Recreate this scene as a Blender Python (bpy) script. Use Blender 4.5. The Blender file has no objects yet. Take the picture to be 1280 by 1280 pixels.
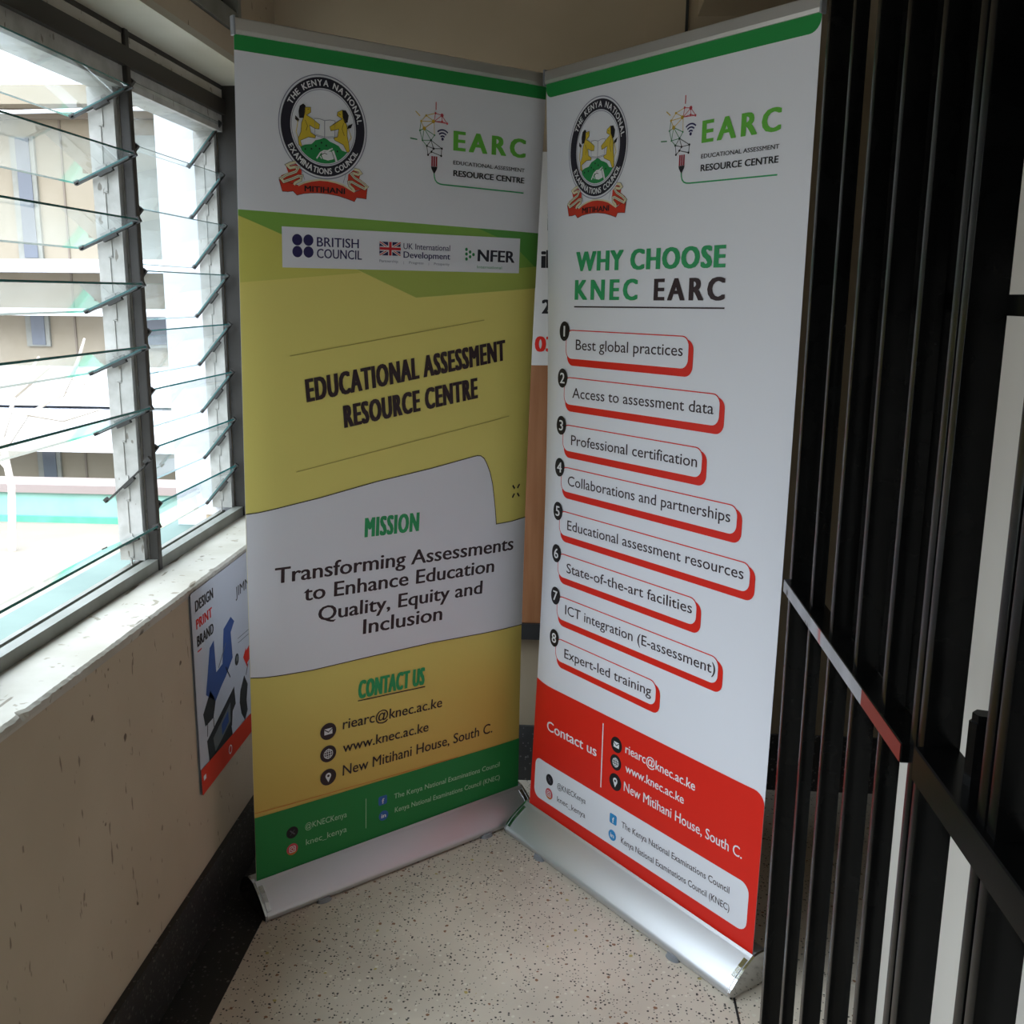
import bpy, bmesh, math, random
from mathutils import Vector, Matrix
random.seed(4)
S = bpy.context.scene
COL = S.collection

# ------------------------------------------------------------------ camera, world, light, exposure
cam_d = bpy.data.cameras.new('camera'); cam = bpy.data.objects.new('camera', cam_d); COL.objects.link(cam)
cam_d.sensor_width = 36.0; cam_d.lens = 35.748; cam_d.clip_start = 0.02
FWD = Vector((-0.064341, 0.975712, -0.209396)); RGT = Vector((0.997670, 0.067665, 0.008742)); UPV = Vector((-0.022699, 0.208346, 0.977792))
m = Matrix((RGT, UPV, -FWD)).transposed().to_4x4(); m.translation = (0, 0, 1.5446)
cam.matrix_world = m
S.camera = cam

world = bpy.data.worlds.new('overcast_sky'); S.world = world; world.use_nodes = True
wn = world.node_tree; wbg = wn.nodes['Background']
wtc = wn.nodes.new('ShaderNodeTexCoord'); wsep = wn.nodes.new('ShaderNodeSeparateXYZ'); wr = wn.nodes.new('ShaderNodeValToRGB')
wn.links.new(wtc.outputs['Generated'], wsep.inputs[0]); wn.links.new(wsep.outputs['Z'], wr.inputs[0]); wn.links.new(wr.outputs[0], wbg.inputs[0])
cr = wr.color_ramp
cr.elements[0].position = 0.0; cr.elements[0].color = (0.10, 0.11, 0.12, 1)
cr.elements[1].position = 1.0; cr.elements[1].color = (0.82, 0.90, 1.0, 1)
for q, c in ((.02, (.14, .15, .16)), (.18, (.17, .185, .205)), (.40, (.42, .455, .50)), (.65, (.80, .89, 1.0))):
    e = cr.elements.new(q); e.color = (*c, 1)
SKY = 12.0
wbg.inputs[1].default_value = SKY

def portal(x, y, z, sx, sy, rot):
    l = bpy.data.lights.new('window_daylight', 'AREA'); l.shape = 'RECTANGLE'; l.size = sx; l.size_y = sy
    l.cycles.is_portal = True
    o = bpy.data.objects.new('window_daylight', l); COL.objects.link(o); o.location = (x, y, z); o.rotation_euler = rot
portal(-1.20, 0.0, 1.5, 1.4, 6.0, (0, -math.pi/2, 0))

vs = S.view_settings
S.display_settings.display_device = 'sRGB'
vs.view_transform = 'Standard'; vs.look = 'None'; vs.gamma = 1.0; vs.use_curve_mapping = False
vs.exposure = 0.05

# ------------------------------------------------------------------ helpers
def lin(r, g, b):
    f = lambda c: (c/255/12.92) if c/255 <= .04045 else ((c/255+.055)/1.055)**2.4
    return (f(r), f(g), f(b))
def mat(name, col, rough=.5, metal=0.0, spec=.5, coat=0.0):
    M = bpy.data.materials.new(name); M.use_nodes = True
    b = M.node_tree.nodes['Principled BSDF']
    b.inputs['Base Color'].default_value = (*col, 1); b.inputs['Roughness'].default_value = rough
    b.inputs['Metallic'].default_value = metal; b.inputs['Specular IOR Level'].default_value = spec
    b.inputs['Coat Weight'].default_value = coat
    return M
def nodes(M): return M.node_tree.nodes, M.node_tree.links, M.node_tree.nodes['Principled BSDF']
def mottled(name, c1, c2, scale=4, rough=.7, spec=.3, bump=.0, stretch=(1,1,1), lo=.35, hi=.65, specks=None, detail=6):
    """two-tone noise paint, optional dark specks (density threshold, colour, scale, stretch)"""
    M = mat(name, c1, rough, 0, spec); N, L, B = nodes(M)
    tc = N.new('ShaderNodeTexCoord'); mp = N.new('ShaderNodeMapping'); mp.inputs['Scale'].default_value = stretch
    L.new(tc.outputs['Object'], mp.inputs[0])
    nz = N.new('ShaderNodeTexNoise'); nz.inputs['Scale'].default_value = scale; nz.inputs['Detail'].default_value = detail
    L.new(mp.outputs[0], nz.inputs['Vector'])
    r = N.new('ShaderNodeValToRGB'); r.color_ramp.elements[0].position = lo; r.color_ramp.elements[1].position = hi
    r.color_ramp.elements[0].color = (*c1, 1); r.color_ramp.elements[1].color = (*c2, 1)
    L.new(nz.outputs[0], r.inputs[0]); out = r.outputs[0]
    for (th, c, sc, st) in (specks or []):
        mp2 = N.new('ShaderNodeMapping'); mp2.inputs['Scale'].default_value = st; mp2.inputs['Rotation'].default_value = (.5, .3, .2)
        L.new(tc.outputs['Object'], mp2.inputs[0])
        n2 = N.new('ShaderNodeTexNoise'); n2.inputs['Scale'].default_value = sc; n2.inputs['Detail'].default_value = 2
        L.new(mp2.outputs[0], n2.inputs['Vector'])
        r2 = N.new('ShaderNodeValToRGB'); r2.color_ramp.elements[0].position = th; r2.color_ramp.elements[1].position = th+.03
        r2.color_ramp.elements[0].color = (0, 0, 0, 1); r2.color_ramp.elements[1].color = (1, 1, 1, 1)
        L.new(n2.outputs[0], r2.inputs[0])
        mx = N.new('ShaderNodeMixRGB'); mx.inputs[2].default_value = (*c, 1)
        L.new(r2.outputs[0], mx.inputs[0]); L.new(out, mx.inputs[1]); out = mx.outputs[0]
    L.new(out, B.inputs['Base Color'])
    if bump:
        bp = N.new('ShaderNodeBump'); bp.inputs['Strength'].default_value = bump; bp.inputs['Distance'].default_value = .01
        L.new(nz.outputs[0], bp.inputs['Height']); L.new(bp.outputs[0], B.inputs['Normal'])
    return M
def terrazzo(name, base, chips, rough=.3):
    M = mat(name, base, rough, 0, .4); N, L, B = nodes(M)
    tc = N.new('ShaderNodeTexCoord')
    nz = N.new('ShaderNodeTexNoise'); nz.inputs['Scale'].default_value = 2.2; nz.inputs['Detail'].default_value = 5
    L.new(tc.outputs['Object'], nz.inputs['Vector'])
    r = N.new('ShaderNodeValToRGB'); r.color_ramp.elements[0].position = .3; r.color_ramp.elements[1].position = .7
    r.color_ramp.elements[0].color = (*[c*.8 for c in base], 1); r.color_ramp.elements[1].color = (*[min(1, c*1.12) for c in base], 1)
    L.new(nz.outputs[0], r.inputs[0]); out = r.outputs[0]
    wz = N.new('ShaderNodeTexNoise'); wz.inputs['Scale'].default_value = 60
    L.new(tc.outputs['Object'], wz.inputs['Vector'])
    for (sc, size, keep, c) in chips:
        add = N.new('ShaderNodeMixRGB'); add.blend_type = 'ADD'; add.inputs[0].default_value = .5/sc
        L.new(tc.outputs['Object'], add.inputs[1]); L.new(wz.outputs['Color'], add.inputs[2])
        v = N.new('ShaderNodeTexVoronoi'); v.inputs['Scale'].default_value = sc
        L.new(add.outputs[0], v.inputs['Vector'])
        lt = N.new('ShaderNodeMath'); lt.operation = 'LESS_THAN'; lt.inputs[1].default_value = size
        L.new(v.outputs['Distance'], lt.inputs[0])
        sp = N.new('ShaderNodeSeparateXYZ'); L.new(v.outputs['Color'], sp.inputs[0])
        k = N.new('ShaderNodeMath'); k.operation = 'LESS_THAN'; k.inputs[1].default_value = keep
        L.new(sp.outputs[0], k.inputs[0])
        mu = N.new('ShaderNodeMath'); mu.operation = 'MULTIPLY'; L.new(lt.outputs[0], mu.inputs[0]); L.new(k.outputs[0], mu.inputs[1])
        mx = N.new('ShaderNodeMixRGB'); mx.inputs[2].default_value = (*c, 1)
        L.new(mu.outputs[0], mx.inputs[0]); L.new(out, mx.inputs[1]); out = mx.outputs[0]
    L.new(out, B.inputs['Base Color'])
    return M

def box(bm, x0, x1, y0, y1, z0, z1, mi=0):
    vs_ = [bm.verts.new((x, y, z)) for z in (z0, z1) for y in (y0, y1) for x in (x0, x1)]
    for f in ((0,2,3,1),(4,5,7,6),(0,1,5,4),(2,6,7,3),(0,4,6,2),(1,3,7,5)):
        fc = bm.faces.new([vs_[i] for i in f]); fc.material_index = mi
    return vs_
def bevel(bm, w, seg=2):
    bmesh.ops.bevel(bm, geom=list(bm.edges), offset=w, segments=seg, affect='EDGES', profile=.6)
def tube(bm, pts, r, n=8, mi=0, cap=True):
    pts = [Vector(q) for q in pts]; rr = r if isinstance(r, (list, tuple)) else [r]*len(pts); rings = []
    for i, q in enumerate(pts):
        d = (pts[min(i+1, len(pts)-1)]-pts[max(i-1, 0)]).normalized()
        a = d.orthogonal().normalized() if i == 0 else (a-d*a.dot(d)).normalized(); b = d.cross(a)
        rings.append([bm.verts.new(q+(a*math.cos(2*math.pi*k/n)+b*math.sin(2*math.pi*k/n))*rr[i]) for k in range(n)])
    for A, Bq in zip(rings, rings[1:]):
        for k in range(n): bm.faces.new((A[k], A[(k+1)%n], Bq[(k+1)%n], Bq[k])).material_index = mi
    if cap:
        bm.faces.new(rings[0][::-1]).material_index = mi; bm.faces.new(rings[-1]).material_index = mi
def extrude_x(bm, prof, x0, x1, mi=0):
    """profile of (y,z) extruded along x"""
    A = [bm.verts.new((x0, y, z)) for y, z in prof]; Bq = [bm.verts.new((x1, y, z)) for y, z in prof]; n = len(prof)
    for i in range(n): bm.faces.new((A[i], A[(i+1)%n], Bq[(i+1)%n], Bq[i])).material_index = mi
    bm.faces.new(A[::-1]).material_index = mi; bm.faces.new(Bq).material_index = mi
def obj(name, bm, mats, parent=None, smooth=False):
    bmesh.ops.recalc_face_normals(bm, faces=list(bm.faces))
    me = bpy.data.meshes.new(name); bm.to_mesh(me); bm.free()
    for q in (mats if isinstance(mats, (list, tuple)) else [mats]): me.materials.append(q)
    if smooth:
        for q in me.polygons: q.use_smooth = True
        try: me.set_sharp_from_angle(angle=math.radians(40))
        except Exception: pass
    o = bpy.data.objects.new(name, me); COL.objects.link(o)
    if parent: o.parent = parent
    return o
def bobj(name, b, mats, parent=None, bev=0):
    bm = bmesh.new(); box(bm, *b)
    if bev: bevel(bm, bev)
    return obj(name, bm, mats, parent)
def tag(o, label=None, cat=None, group=None, kind=None):
    if label: o['label'] = label
    if cat: o['category'] = cat
    if group: o['group'] = group
    if kind: o['kind'] = kind
    return o
def empty(name, loc, rz=0):
    o = bpy.data.objects.new(name, None); COL.objects.link(o); o.location = loc; o.rotation_euler = (0, 0, rz); o.empty_display_size = .1
    return o
def struct(name, b, mats, label, cat, bev=0):
    return tag(bobj(name, b, mats, None, bev), label, cat, None, 'structure')

# ------------------------------------------------------------------ materials
M_wall = mottled('cream_wall_paint', (.47, .38, .275), (.53, .435, .32), 3, .75, .25, .05,
                 specks=[(.74, (.14, .10, .07), 22, (1, 1, 1)), (.715, (.24, .18, .13), 9, (1, 6, 1.4)), (.70, (.26, .2, .145), 34, (1, 2, .7))])
M_backwall = mottled('back_wall_paint', (.40, .32, .215), (.45, .36, .25), 2, .7, .25)
M_right = mottled('right_wall_paint', (.64, .60, .54), (.69, .65, .59), 2, .6, .3)
M_sill = mottled('chipped_sill_paint', (.42, .38, .315), (.52, .48, .42), 7, .6, .3, .25,
                 specks=[(.66, (.30, .26, .20), 34, (1, 1, 1)), (.69, (.20, .165, .12), 15, (3, .5, 1)), (.70, (.14, .11, .08), 9, (2.5, .8, 1))])
M_ceil = mat('ceiling_paint', (.5, .44, .35), .8)
M_lintel = mottled('soffit_paint', (.46, .43, .34), (.54, .51, .42), 3, .6, .3)
M_floor = terrazzo('light_terrazzo', (.67, .585, .48), [(105, .28, .28, (.04, .033, .028)), (150, .25, .33, (.06, .048, .04)), (60, .25, .10, (.25, .12, .06)), (70, .3, .12, (.72, .66, .55)), (45, .2, .05, (.45, .36, .12))])
M_border = terrazzo('dark_terrazzo', (.022, .022, .022), [(110, .32, .3, (.09, .085, .08)), (70, .25, .12, (.16, .15, .14))], .4)
M_skirt = terrazzo('grey_terrazzo_skirting', (.045, .044, .044), [(120, .34, .35, (.16, .155, .15)), (75, .28, .15, (.26, .25, .24))], .4)
M_joint = mat('joint_strip', (.02, .02, .02), .5)
M_frame = mottled('grey_painted_steel', (.17, .17, .145), (.22, .22, .195), 12, .5, .4)
M_dark = mat('dark_brown_steel', (.022, .018, .014), .5)
M_alu = mottled('weathered_aluminium', (.36, .35, .32), (.48, .47, .44), 25, .45, .5, specks=[(.68, (.2, .18, .15), 60, (1, 1, .4))])
M_clip = mat('dull_clip_metal', (.03, .028, .025), .5)
M_white = mat('white_vinyl', (.77, .775, .83), .5, 0, .3)
M_steelrail = mat('brushed_silver', (.62, .60, .57), .45, .7)
M_base = mat('satin_aluminium', (.66, .665, .68), .46, .85)
M_chrome = mat('chrome_end_cap', (.6, .6, .6), .15, 1)
M_foot = mat('grey_plastic', (.25, .26, .28), .5)
M_black = mottled('black_gloss_paint', (.0025, .0025, .0025), (.005, .005, .005), 14, .24, .14)
M_worn = mottled('worn_grey_rail_paint', (.26, .26, .28), (.36, .36, .39), 18, .4, .5, 0, (1, 1, 1), specks=[(.63, (.40, .05, .04), 11, (.2, 1, .2)), (.66, (.03, .03, .03), 26, (1, 1, 1))])
M_red_paint = mat('red_primer', (.19, .018, .012), .45)
M_wood = mottled('brown_wood', (.30, .12, .045), (.38, .165, .07), 6, .45, .4, 0, (6, 6, .5))
M_posterw = mat('poster_paper', (.74, .72, .69), .55)
M_black_print = mat('black_ink', (.012, .012, .014), .5)
M_dgreen_glass = mottled('patterned_dark_glass', (.008, .014, .022), (.05, .075, .095), 16, .15, .6, 0, (1, 9, 1))

def glass(name):
    M = bpy.data.materials.new(name); M.use_nodes = True; N = M.node_tree.nodes; L = M.node_tree.links
    for q in list(N): N.remove(q)
    out = N.new('ShaderNodeOutputMaterial'); mx = N.new('ShaderNodeMixShader'); tr = N.new('ShaderNodeBsdfTransparent'); gl = N.new('ShaderNodeBsdfGlossy')
    mx2 = N.new('ShaderNodeMixShader'); df = N.new('ShaderNodeBsdfDiffuse'); tl = N.new('ShaderNodeBsdfTranslucent'); ad = N.new('ShaderNodeMixShader')
    tr.inputs[0].default_value = (.965, .985, .985, 1); gl.inputs['Roughness'].default_value = .03; gl.inputs[0].default_value = (.95, 1, .99, 1)
    fr = N.new('ShaderNodeFresnel'); fr.inputs[0].default_value = 1.85
    ge = N.new('ShaderNodeNewGeometry'); iv = N.new('ShaderNodeMath'); iv.operation = 'SUBTRACT'; iv.inputs[0].default_value = 1.0; L.new(ge.outputs['Backfacing'], iv.inputs[1])
    mu = N.new('ShaderNodeMath'); mu.operation = 'MULTIPLY'; L.new(fr.outputs[0], mu.inputs[0]); L.new(iv.outputs[0], mu.inputs[1])
    L.new(mu.outputs[0], mx.inputs[0]); L.new(tr.outputs[0], mx.inputs[1]); L.new(gl.outputs[0], mx.inputs[2])
    # thin film of dust on the panes
    df.inputs[0].default_value = (.6, .62, .6, 1); tl.inputs[0].default_value = (.6, .62, .6, 1); ad.inputs[0].default_value = .5
    L.new(df.outputs[0], ad.inputs[1]); L.new(tl.outputs[0], ad.inputs[2])
    tc = N.new('ShaderNodeTexCoord'); nz = N.new('ShaderNodeTexNoise'); nz.inputs['Scale'].default_value = 7; L.new(tc.outputs['Object'], nz.inputs['Vector'])
    mr = N.new('ShaderNodeMapRange'); mr.inputs[1].default_value = .4; mr.inputs[2].default_value = .8; mr.inputs[3].default_value = .03; mr.inputs[4].default_value = .08
    L.new(nz.outputs[0], mr.inputs[0]); L.new(mr.outputs[0], mx2.inputs[0]); L.new(mx.outputs[0], mx2.inputs[1]); L.new(ad.outputs[0], mx2.inputs[2])
    L.new(mx2.outputs[0], out.inputs[0])
    return M
M_glass = glass('louvre_glass')
M_edge = mat('green_glass_edge', (.03, .17, .17), .2)

# ------------------------------------------------------------------ the setting
YB = 3.06            # back wall
XW = -.89            # window wall, room side
XR = .66             # right wall, room side
# floor
struct('floor', (XW-.02, 3.2, -7.0, YB+.1, -.1, 0), M_floor, 'light speckled terrazzo floor', 'floor')
struct('trim_1', (-.875, -.767, -3.0, YB-.012, 0, .0012), M_border, 'black terrazzo border strip along the window wall', 'floor border')
struct('trim_2', (.3735, .3785, -3.0, 2.05, 0, .001), M_joint, 'thin dark joint line in the terrazzo beside the red banner base', 'floor joint')
struct('baseboard_left', (XW, XW+.015, -3.0, YB, 0, .165), M_border, 'black terrazzo skirting under the window', 'skirting')
struct('baseboard_back', (XW+.015, 3.2, YB-.012, YB, 0, .187), M_skirt, 'grey speckled terrazzo skirting along the back wall', 'skirting')
# walls
bm = bmesh.new(); box(bm, XW-.25, XW, -3.0, YB+.1, 0, .855); box(bm, XW-.25, XW, -7.1, -3.0, 0, 2.85)
box(bm, XW-.25, XW, -3.0, 2.985, 2.125, 2.18)
box(bm, XW-.25, XW, -3.0, 2.985, 2.64, 2.85)
box(bm, XW-.25, XW, 2.985, YB+.1, .855, 2.85)
box(bm, XW-.25, XW, 2.74, 2.985, 2.18, 2.64)
for y in (-3.0, -1.45, .12): box(bm, XW-.25, XW, y, y+.12, .855, 2.64)
tag(obj('wall_left', bm, M_wall), 'cream painted wall with the louvred window', 'wall', None, 'structure')
struct('wall_back', (XW-.25, 3.2, YB, YB+.15, 0, 2.85), M_backwall, 'beige back wall behind the two banners', 'wall')
struct('wall_right', (XR, XR+.14, -7.0, 1.98, 0, 2.85), M_right, 'cream wall behind the black gate', 'wall')
struct('wall_rear', (XW-.25, 3.2, -7.12, -7.0, 0, 2.85), M_right, 'cream wall behind the camera', 'wall')
struct('wall_far_right', (3.2, 3.3, 1.0, YB+.1, 0, 2.85), M_backwall, 'beige wall at the far end of the side passage', 'wall')
struct('wall_passage', (XR+.14, 3.2, 1.0, 1.1, 0, 2.85), M_backwall, 'beige wall of the side passage', 'wall')
struct('ceiling', (XW-.25, 3.3, -7.1, YB+.15, 2.85, 2.95), M_ceil, 'plain ceiling', 'ceiling')
# joints of the upper back wall: a slight board edge and a black gap
bm = bmesh.new(); box(bm, .164, .268, YB-.006, YB, 1.5, 2.85)
tag(obj('trim_3', bm, M_backwall), 'beige vertical cover strip on the upper back wall', 'trim', None, 'structure')
struct('trim_4', (.266, .274, YB-.008, YB, 1.5, 2.85), M_joint, 'black vertical gap beside the cover strip on the back wall', 'trim')
struct('trim_5', (.30, .62, YB-.16, YB, 2.30, 2.85), M_backwall, 'beige box beam high on the back wall over the red banner', 'beam')
# sill with a rough chipped front edge
bm = bmesh.new(); n = 700; y0, y1 = -3.0, 2.985; prev = None; rs = random.Random(2); chip = 0
for i in range(n+1):
    y = y0+(y1-y0)*i/n; chip = (max(0, chip-.004) if chip else (.009 if rs.random() < .014 else 0)); j = rs.uniform(-.0012, .0008)-chip
    ring = [bm.verts.new(q) for q in ((XW-.192, y, .877), (XW+.004+j-.006, y, .877), (XW+.004+j, y, .872+rs.uniform(-.001, .001)), (XW+.003, y, .862), (XW-.0005, y, .852), (XW-.192, y, .852))]
    if prev:
        for k in range(6): bm.faces.new((prev[k], prev[(k+1) % 6], ring[(k+1) % 6], ring[k]))
    else: bm.faces.new(ring)
    prev = ring
bm.faces.new(prev[::-1])
tag(obj('trim_6', bm, M_sill), 'white chipped window sill with peeling paint', 'sill', None, 'structure')
struct('trim_7', (XW-.135, XW, -3.0, 2.985, 2.108, 2.125), M_lintel, 'pale soffit board above the louvred window', 'soffit')
# upper window with dark patterned glass
w = tag(empty('window_3', (XW, 0, 2.18)), 'dark patterned clerestory window above the louvres', 'window', None, 'structure')
bobj('bottom_rail', (-.06, .006, -3.0, 2.72, .004, .05), M_frame, w); bobj('jamb', (-.06, .008, 2.715, 2.74, .004, .46), M_frame, w)
bobj('pane', (-.04, -.03, -3.0, 2.715, .05, .46), M_dgreen_glass, w)

# ------------------------------------------------------------------ louvre windows
def blade(parent, y0, y1, zc, tilt, glassy=True, hw=.0775):
    t = math.radians(tilt); c, s = math.cos(t), math.sin(t); xc = -1.072
    def pt(a, h, y): return (xc+a*c-h*s, y, zc+a*s+h*c)
    def slab(bm, a0, a1, h0, h1, ya, yb, mi=0, mie=0):
        v = [bm.verts.new(pt(a, h, y)) for h in (h0, h1) for y in (ya, yb) for a in (a0, a1)]
        for f, mm in (((0,2,3,1),mi),((4,5,7,6),mi),((0,1,5,4),mie),((2,6,7,3),mie),((0,4,6,2),mie),((1,3,7,5),mie)):
            bm.faces.new([v[i] for i in f]).material_index = mm
    p = parent
    if glassy:
        bm = bmesh.new(); slab(bm, -hw, hw, -.0025, .0025, y0, y1, 0, 1)
        p = obj('louvre_blade', bm, [M_glass, M_edge], parent)
    for ya, yb in ((y0-.005, y0+.006), (y1-.006, y1+.005)):
        bm = bmesh.new()
        slab(bm, -hw+.004, hw-.004, -.0062, -.003, ya, yb); slab(bm, hw-.014, hw+.004, -.0062, .006, ya, yb); slab(bm, -hw, -hw+.010, -.0062, .004, ya, yb)
        slab(bm, -.018, .018, -.012, -.0062, ya, yb)
        obj('clip', bm, M_clip, p)
def louvre_window(name, y0, y1, tilt, zs, label, missing=(), first_tilts={}):
    w = tag(empty(name, (0, 0, 0)), label, 'window', None, 'structure')
    # frame: bottom rail, dark slot, head rail, dark bar, pale strip
    bm = bmesh.new(); box(bm, -1.045, -1.018, y0-.03, y1+.03, .877, .905); box(bm, -1.088, -1.075, y0-.03, y1+.03, .862, .893)
    obj('bottom_rail', bm, M_frame, w)
    bobj('bottom_slot', (-1.075, -1.045, y0-.03, y1+.03, .877, .884), M_dark, w)
    bobj('head_rail', (-1.10, -1.025, y0-.03, y1+.03, 1.985, 2.03), M_alu, w)
    bobj('dark_head_bar', (-1.10, -1.012, y0-.03, y1+.03, 2.03, 2.07), M_dark, w)
    bobj('top_strip', (-1.10, -1.022, y0-.03, y1+.03, 2.07, 2.097), M_sill, w)
    bobj('top_gap', (-1.10, -1.02, y0-.03, y1+.03, 2.097, 2.108), M_dark, w)
    for k, (ya, yb) in enumerate(((y0-.026, y0-.008), (y1+.008, y1+.026))):
        bm = bmesh.new(); box(bm, -1.105, -1.045, ya, yb, .905, 1.985)
        # stepped slide bar riveted on the channel
        yy = yb if k == 0 else ya
        e = .0025
        for i in range(8):
            zc = zs[i]; x = -1.078
            box(bm, x-.002, x+.0015, yy-e, yy+e, zc-.13, zc-.05); box(bm, x+.004, x+.0075, yy-e, yy+e, zc-.05, zc+.01)
            box(bm, x-.002, x+.0075, yy-e, yy+e, zc-.052, zc-.048)
        obj('louvre_channel', bm, M_alu, w)
    for i, z in enumerate(zs):
        blade(w, y0, y1, z, first_tilts.get(i, tilt), i not in missing)
    return w
ZL = [1.953-.1415*k for k in range(8)]
ZR = [1.947-.1385*k for k in range(8)]
louvre_window('window_1', 1.55, 2.315, 24, ZL, 'near louvred window bay with one glass blade missing', (6,), {6: 42})
louvre_window('window_2', 2.375, 2.945, 50, ZR, 'far louvred window bay beside the yellow banner')
for i, (a, b) in enumerate(((.27, 1.49), (-1.30, .09), (-2.85, -1.48))):
    louvre_window('window_%d' % (4+i), a, b, 30, ZL, ['louvred window bay just out of view on the left', 'louvred window bay beside the camera', 'louvred window bay behind the camera'][i])
# the steel mullion between the two bays
struct('trim_8', (-1.038, -1.014, 2.335, 2.355, .877, 2.108), M_dark, 'dark steel mullion between the two louvred bays', 'mullion', .003)
struct('trim_9', (-1.038, -1.014, 1.51, 1.53, .877, 2.108), M_dark, 'dark steel mullion at the near end of the louvred bay', 'mullion', .003)
struct('trim_10', (-1.040, -.965, 2.970, 2.985, .877, 2.108), M_dark, 'dark steel jamb at the corner end of the window', 'jamb')

# ------------------------------------------------------------------ outside
M_mint = mottled('mint_paint', (.20, .38, .32), (.24, .42, .36), 5, .7)
M_mint_dark = mottled('green_paint_edge', (.08, .32, .21), (.11, .36, .25), 8, .7)
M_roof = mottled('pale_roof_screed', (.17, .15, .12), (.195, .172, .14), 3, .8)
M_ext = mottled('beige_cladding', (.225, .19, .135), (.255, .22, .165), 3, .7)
M_extw = mat('white_canopy_paint', (.60, .62, .66), .5)
M_extdark = mat('dark_window_glass', (.12, .13, .15), .15)
M_seam = mat('panel_seam', (.16, .13, .10), .7)
M_pink = mat('pinkish_coping', (.24, .195, .18), .7)
M_extgrey = mottled('grey_green_panel', (.15, .155, .135), (.18, .185, .165), 3, .5)
M_trunk = mottled('grey_bark', (.42, .38, .34), (.52, .48, .43), 12, .8)
M_ledge = mottled('darkened_mint_paint', (.085, .13, .115), (.105, .155, .135), 5, .7)  # mint darkened in its colour to offset the strong sky light on the ledge
struct('trim_13', (-1.14, -1.048, 2.974, 2.985, .877, 2.108), M_extw, 'white window reveal at the corner end of the window', 'reveal')
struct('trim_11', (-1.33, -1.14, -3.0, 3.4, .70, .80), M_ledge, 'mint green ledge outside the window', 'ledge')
struct('trim_12', (-1.30, -1.14, 3.16, 3.5, .80, 3.0), M_extw, 'white outside pilaster past the end of the window', 'pilaster')
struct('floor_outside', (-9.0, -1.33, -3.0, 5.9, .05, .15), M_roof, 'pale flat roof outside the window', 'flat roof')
b = tag(empty('parapet', (-4.6, 6.0, .15)), 'mint green parapet with pinkish coping across the flat roof', 'parapet')
bobj('wall', (-4.4, 4.0, -.1, .12, .04, .185), M_mint, b); bobj('lower_edge', (-4.4, 4.0, -.12, .12, 0, .04), M_mint_dark, b); bobj('coping', (-4.4, 4.0, -.12, .14, .185, .235), M_pink, b)
b = tag(empty('building', (-4.0, 6.6, 0)), 'beige panelled building across the flat roof with bright white canopies', 'building')
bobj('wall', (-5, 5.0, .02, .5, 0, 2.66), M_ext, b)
bm = bmesh.new()
for x in (.66, .93, 1.5, 2.1): box(bm, x-.006, x+.006, .012, .02, .2, 2.6)
obj('panel_seam', bm, M_seam, b)
for z0, z1 in ((.24, .50), (1.18, 1.40), (1.74, 2.5)):
    f = bobj('window', (.33, .49, 0, .03, z0, z1), M_frame, b); bobj('pane', (.37, .46, -.006, .0, z0+.01, z1-.01), M_extdark, f)
for z0, z1, dy in ((1.655, 1.735, -.25), (1.385, 1.43, -.2), (.82, 1.05, -.3), (.53, .80, -.35)):
    bobj('canopy', (-5, 5.0, dy, .02, z0, z1), M_extw, b)
bobj('grey_panel', (1.02, 1.9, -.03, .02, 1.74, 2.5), M_extgrey, b)
f = bobj('window', (1.02, 1.7, -.02, .03, 1.18, 1.40), M_frame, b); bobj('pane', (1.05, 1.67, -.026, -.02, 1.20, 1.38), M_extdark, f)
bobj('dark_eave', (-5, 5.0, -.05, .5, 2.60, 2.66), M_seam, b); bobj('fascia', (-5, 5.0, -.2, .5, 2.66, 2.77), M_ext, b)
bm = bmesh.new(); tube(bm, [(-5, -.24, 2.63), (0, -.24, 2.62), (.5, -.24, 2.605), (1.2, -.24, 2.62), (2, -.24, 2.63), (5, -.24, 2.63)], .012, 6); obj('cable', bm, M_extw, b)
bm = bmesh.new()
tube(bm, [(0, 0, 0), (.03, 0, .35), (.0, 0, .62), (-.05, 0, .9), (-.12, 0, 1.15)], [.022, .02, .018, .014, .007], 7)
for q in ([(.0, 0, .55), (.15, .02, .75), (.35, 0, .85), (.6, .03, .98)], [(0, 0, .62), (.1, 0, .85), (.22, .05, 1.05)], [(.02, 0, .45), (-.18, 0, .7), (-.3, 0, .95)], [(.15, .02, .75), (.35, .0, .72), (.55, 0, .78)], [(.35, 0, .85), (.45, 0, 1.02), (.5, 0, 1.15)], [(.1, 0, .85), (.3, 0, 1.0), (.48, .02, .9)]):
    tube(bm, q, [.016, .010, .006, .003][:len(q)], 5)
tag(obj('bare_tree', bm, M_trunk), 'thin bare tree in front of the white canopies outside', 'tree').location = (-3.08, 5.2, .15)

# ------------------------------------------------------------------ printing on surfaces
_fc = {}
def glyphs(s, off, sp=1.0):
    """flat letter mesh: list of polygons, width and cap height"""
    key = (s, off, sp)
    if key in _fc: return _fc[key]
    cu = bpy.data.curves.new('letters', 'FONT'); cu.body = s; cu.resolution_u = 3; cu.offset = off; cu.space_character = sp; cu.fill_mode = 'FRONT'
    o = bpy.data.objects.new('letters', cu); COL.objects.link(o)
    me = bpy.data.meshes.new_from_object(o.evaluated_get(bpy.context.evaluated_depsgraph_get()))
    vv = [(v.co.x, v.co.y) for v in me.vertices]; ff = [tuple(p.vertices) for p in me.polygons]
    bpy.data.objects.remove(o); bpy.data.curves.remove(cu); bpy.data.meshes.remove(me)
    xs = [v[0] for v in vv] or [0]
    _fc[key] = (vv, ff, min(xs), max(xs)); return _fc[key]
def capheight(off):
    vv = glyphs('H', off)[0]; return max(v[1] for v in vv)

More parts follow.
